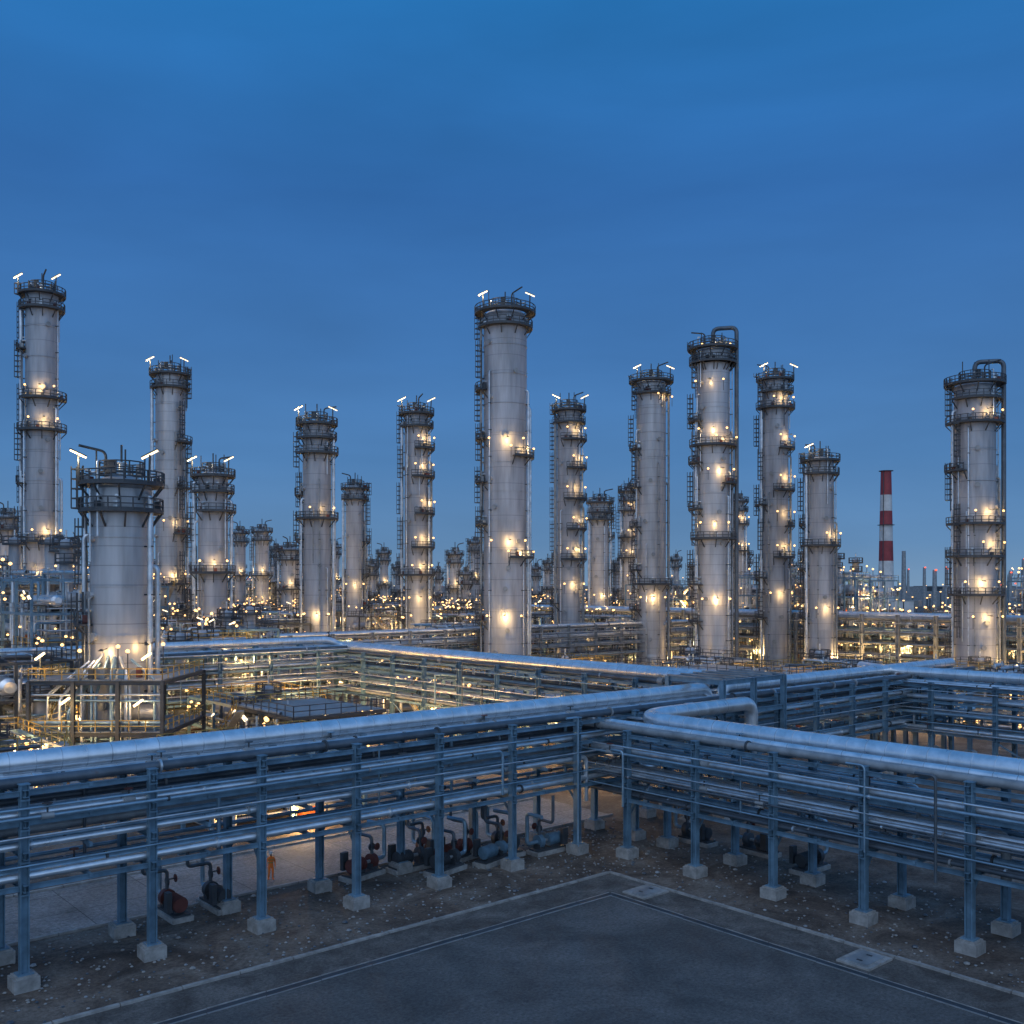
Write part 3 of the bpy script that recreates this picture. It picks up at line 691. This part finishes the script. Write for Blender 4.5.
# ------------------------------------------------------------------ worker
def worker(loc,yaw):
    e=empty('worker',loc); e.rotation_euler=(0,0,yaw); e.scale=(1.06,)*3
    HV=mat_surface('hi_vis_orange',(.95,.22,.03),.6,0,.08)
    J={'pel':((0,0,.95),.15),'wa':((0,0,1.1),.135),'ch':((0,0,1.32),.165),'nk':((0,0,1.5),.065),'hb':((0,-.01,1.58),.075),
       'sl':((.18,0,1.42),.075),'el':((.27,.02,1.15),.05),'wl':((.25,-.10,.92),.035),'hl':((.25,-.13,.84),.04),
       'sr':((-.18,0,1.42),.075),'er':((-.27,.03,1.15),.05),'wr':((-.28,-.06,.90),.035),'hr':((-.28,-.08,.82),.04),
       'tl':((.10,0,.88),.10),'kl':((.12,-.06,.50),.068),'al':((.13,.03,.10),.05),'fl':((.14,-.14,.05),.05),
       'tr':((-.10,0,.88),.10),'kr':((-.11,-.02,.50),.068),'ar':((-.12,.12,.11),.05),'fr':((-.13,-.04,.05),.05)}
    E=[('pel','wa'),('wa','ch'),('ch','nk'),('nk','hb'),('ch','sl'),('sl','el'),('el','wl'),('wl','hl'),('ch','sr'),('sr','er'),('er','wr'),('wr','hr'),('pel','tl'),('tl','kl'),('kl','al'),('al','fl'),('pel','tr'),('tr','kr'),('kr','ar'),('ar','fr')]
    keys=list(J); me=bpy.data.meshes.new('body'); me.from_pydata([J[q][0] for q in keys],[(keys.index(x),keys.index(y)) for x,y in E],[])
    me.materials.append(HV); o=bpy.data.objects.new('body',me); sc.collection.objects.link(o); o.parent=e
    md=o.modifiers.new('skin','SKIN')
    sk=me.skin_vertices[0].data if len(me.skin_vertices) else None
    for i,q in enumerate(keys):
        sk[i].radius=(J[q][1],J[q][1]*(.75 if q in('ch','wa','pel') else 1)); sk[i].use_root=(i==0)
    sb=o.modifiers.new('sub','SUBSURF'); sb.levels=2; sb.render_levels=2
    SK=mat_surface('skin',(.45,.27,.19),.6)
    h=MB(); 
    h.lathe([(.01,1.53),(.06,1.55),(.082,1.60),(.088,1.66),(.08,1.72),(.05,1.76),(.01,1.77)],0,-.015,16,1)
    h.beam((0,-.10,1.66),(0,-.125,1.63),.03,.03,1)
    h.lathe([(.15,1.69),(.115,1.70),(.115,1.74),(.09,1.80),(.04,1.83),(.005,1.835)],0,-.01,18,2)
    for sx in(-.03,.03): h.box((sx,-.10,1.665),.02,.01,.01,0,3)
    for z in (1.12,1.3): h.arc_deck(0,0,.15,.19,z,.05,0,360,0)
    for sx in (.25,-.28):
        for i in range(4): h.tube((sx-.03+i*.02,-.12,.80),(sx-.03+i*.02,-.14,.72+.008*abs(i-1.5)),.009,n=5,mi=1)
        h.tube((sx,-.15,.83),(sx+.01,-.19,.78),.01,n=5,mi=1)
    h.obj('head_and_helmet',[M_YEL,SK,M_WHITE,M_DSTEEL],parent=e)
worker((-16.35,67.8,.006),math.radians(30))

# ------------------------------------------------------------------ distance
t=MB(); r=random.Random(50)
for i in range(800):
    Y=r.uniform(900,2600); X=r.uniform(-.6,.6)*Y; h=r.choice([6,8,10,14,18]); 
    t.box((X,Y,h/2),r.uniform(12,60),r.uniform(10,30),h,YAW,r.choice([MS,MS,DS,MS,CO]))
    if r.random()<.7:
        t.box((X+r.uniform(-12,12),Y-14,h+r.uniform(-4,4)),1.5,1.5,1.5,YAW,r.choice([EW,EW,EH,ER]))
for i in range(650):
    Y=r.uniform(420,1600); X=r.uniform(-.6,.62)*Y; h=r.uniform(6,16)
    t.beam((X,Y,0),(X,Y,h),.4,.4,DS); q=Y/1300+.25; t.box((X,Y,h),q,q,q*.7,YAW,EW)
for i in range(70):
    Y=r.uniform(480,1500); X=r.uniform(-.6,.6)*Y; h=r.uniform(22,44)*(.7+Y/2500); t.lathe([(1.8,0),(1.2,h)],X,Y,10,r.choice([MS,SH,MS]))
    if r.random()<.4: t.box((X,Y-2,h),1,1,1,0,ER)
t.obj('distant_industrial_skyline')
M_TREE=mat_surface('dusk_foliage',(.06,.08,.05),.95,0,.5,.05)
t=MB()
for i in range(1600):
    Y=r.uniform(1100,1500); X=r.uniform(-.65,.65)*Y; h=r.uniform(4,10); w=r.uniform(3,8)
    for _ in range(3):
        cx,cy,cz=X+r.uniform(-w,w)*.5,Y+r.uniform(-3,3),h*r.uniform(.5,.9); ww=w*r.uniform(.3,.6)
        t.lathe([(.1,cz-ww),(ww*r.uniform(.7,1),cz-ww*.3),(ww*r.uniform(.6,1),cz+ww*.3),(.1,cz+ww*r.uniform(.8,1.1))],cx,cy,5,0,False)
    t.beam((X,Y,0),(X,Y,h*.6),.5,.5,0)
t.obj('distant_treeline',[M_TREE])

# ------------------------------------------------------------------ world
w=bpy.data.worlds.new('World'); sc.world=w; w.use_nodes=True
nt=w.node_tree; N,L=nt.nodes,nt.links; bg=N['Background']
tc=N.new('ShaderNodeTexCoord')
vr=N.new('ShaderNodeVectorRotate'); vr.rotation_type='Z_AXIS'; vr.inputs['Angle'].default_value=YAW
L.new(tc.outputs['Generated'],vr.inputs['Vector'])
sky=N.new('ShaderNodeTexSky'); sky.sky_type='NISHITA'; sky.sun_disc=False
sky.sun_elevation=math.radians(-2.5); sky.sun_rotation=math.radians(200); sky.ozone_density=4
L.new(vr.outputs[0],sky.inputs[0])
sp=N.new('ShaderNodeSeparateXYZ'); L.new(vr.outputs[0],sp.inputs[0])
def lin(c): return tuple(((x/255+.055)/1.055)**2.4 for x in c)+(1,)
rp=N.new('ShaderNodeValToRGB'); e=rp.color_ramp.elements
e[0].position=0; e[0].color=lin((118,150,182)); e[1].position=1; e[1].color=lin((50,118,185))
for p_,c_ in ((.04,(98,138,180)),(.12,(80,128,180)),(.22,(66,117,175)),(.36,(52,108,173)),(.52,(38,114,180))):
    x=e.new(p_); x.color=lin(c_)
L.new(sp.outputs['Z'],rp.inputs['Fac'])
mp=N.new('ShaderNodeMapping'); mp.inputs['Scale'].default_value=(1.2,1.2,5.0); L.new(vr.outputs[0],mp.inputs[0])
nz=N.new('ShaderNodeTexNoise'); nz.inputs['Scale'].default_value=1.9; nz.inputs['Detail'].default_value=6; nz.inputs['Roughness'].default_value=.5; nz.inputs['Distortion'].default_value=.3; L.new(mp.outputs[0],nz.inputs[0])
mr=N.new('ShaderNodeMapRange'); mr.inputs['From Min'].default_value=.3; mr.inputs['From Max'].default_value=.7; mr.inputs['To Min'].default_value=.88; mr.inputs['To Max'].default_value=1.10; L.new(nz.outputs['Fac'],mr.inputs[0])
vm=N.new('ShaderNodeVectorMath'); vm.operation='SCALE'; L.new(rp.outputs[0],vm.inputs[0]); L.new(mr.outputs[0],vm.inputs['Scale'])
gl=N.new('ShaderNodeMapRange'); gl.inputs['From Min'].default_value=.0; gl.inputs['From Max'].default_value=-1; gl.inputs['To Min'].default_value=0; gl.inputs['To Max'].default_value=1.0; L.new(sp.outputs['Y'],gl.inputs[0])
g2=N.new('ShaderNodeVectorMath'); g2.operation='SCALE'; g2.inputs[0].default_value=(.50,.60,.72); L.new(gl.outputs[0],g2.inputs['Scale'])
v2=N.new('ShaderNodeVectorMath'); v2.operation='SCALE'; v2.inputs['Scale'].default_value=.05; L.new(sky.outputs[0],v2.inputs[0])
ad=N.new('ShaderNodeVectorMath'); ad.operation='ADD'; L.new(vm.outputs[0],ad.inputs[0]); L.new(v2.outputs[0],ad.inputs[1])
a2=N.new('ShaderNodeVectorMath'); a2.operation='ADD'; L.new(ad.outputs[0],a2.inputs[0]); L.new(g2.outputs[0],a2.inputs[1])
L.new(a2.outputs[0],bg.inputs['Color']); bg.inputs['Strength'].default_value=1.0
sl=bpy.data.lights.new('dusk_fill','SUN'); sl.energy=.34; sl.angle=math.radians(50); sl.color=(1.0,.97,.94)  # soft overhead fill added to boost the afterglow; the sun itself has set
so=bpy.data.objects.new('dusk_fill',sl); sc.collection.objects.link(so)
so.rotation_euler=(math.radians(38),0,math.radians(-25))

# ------------------------------------------------------------------ camera
cam=bpy.data.cameras.new('camera'); co=bpy.data.objects.new('camera',cam); sc.collection.objects.link(co)
co.location=(0,0,20); co.rotation_euler=(math.radians(90),0,0)
cam.sensor_width=36; cam.lens=35.16; cam.shift_y=.0713; cam.clip_end=20000; cam.clip_start=.5
sc.camera=co

# align the plant grid with the world axes (whole site turned together; faster ray tracing)
bpy.context.view_layer.update()
RT=Matrix.Rotation(-YAW,4,'Z')
for o in bpy.data.objects:
    if o.parent is None: o.matrix_world=RT@o.matrix_world
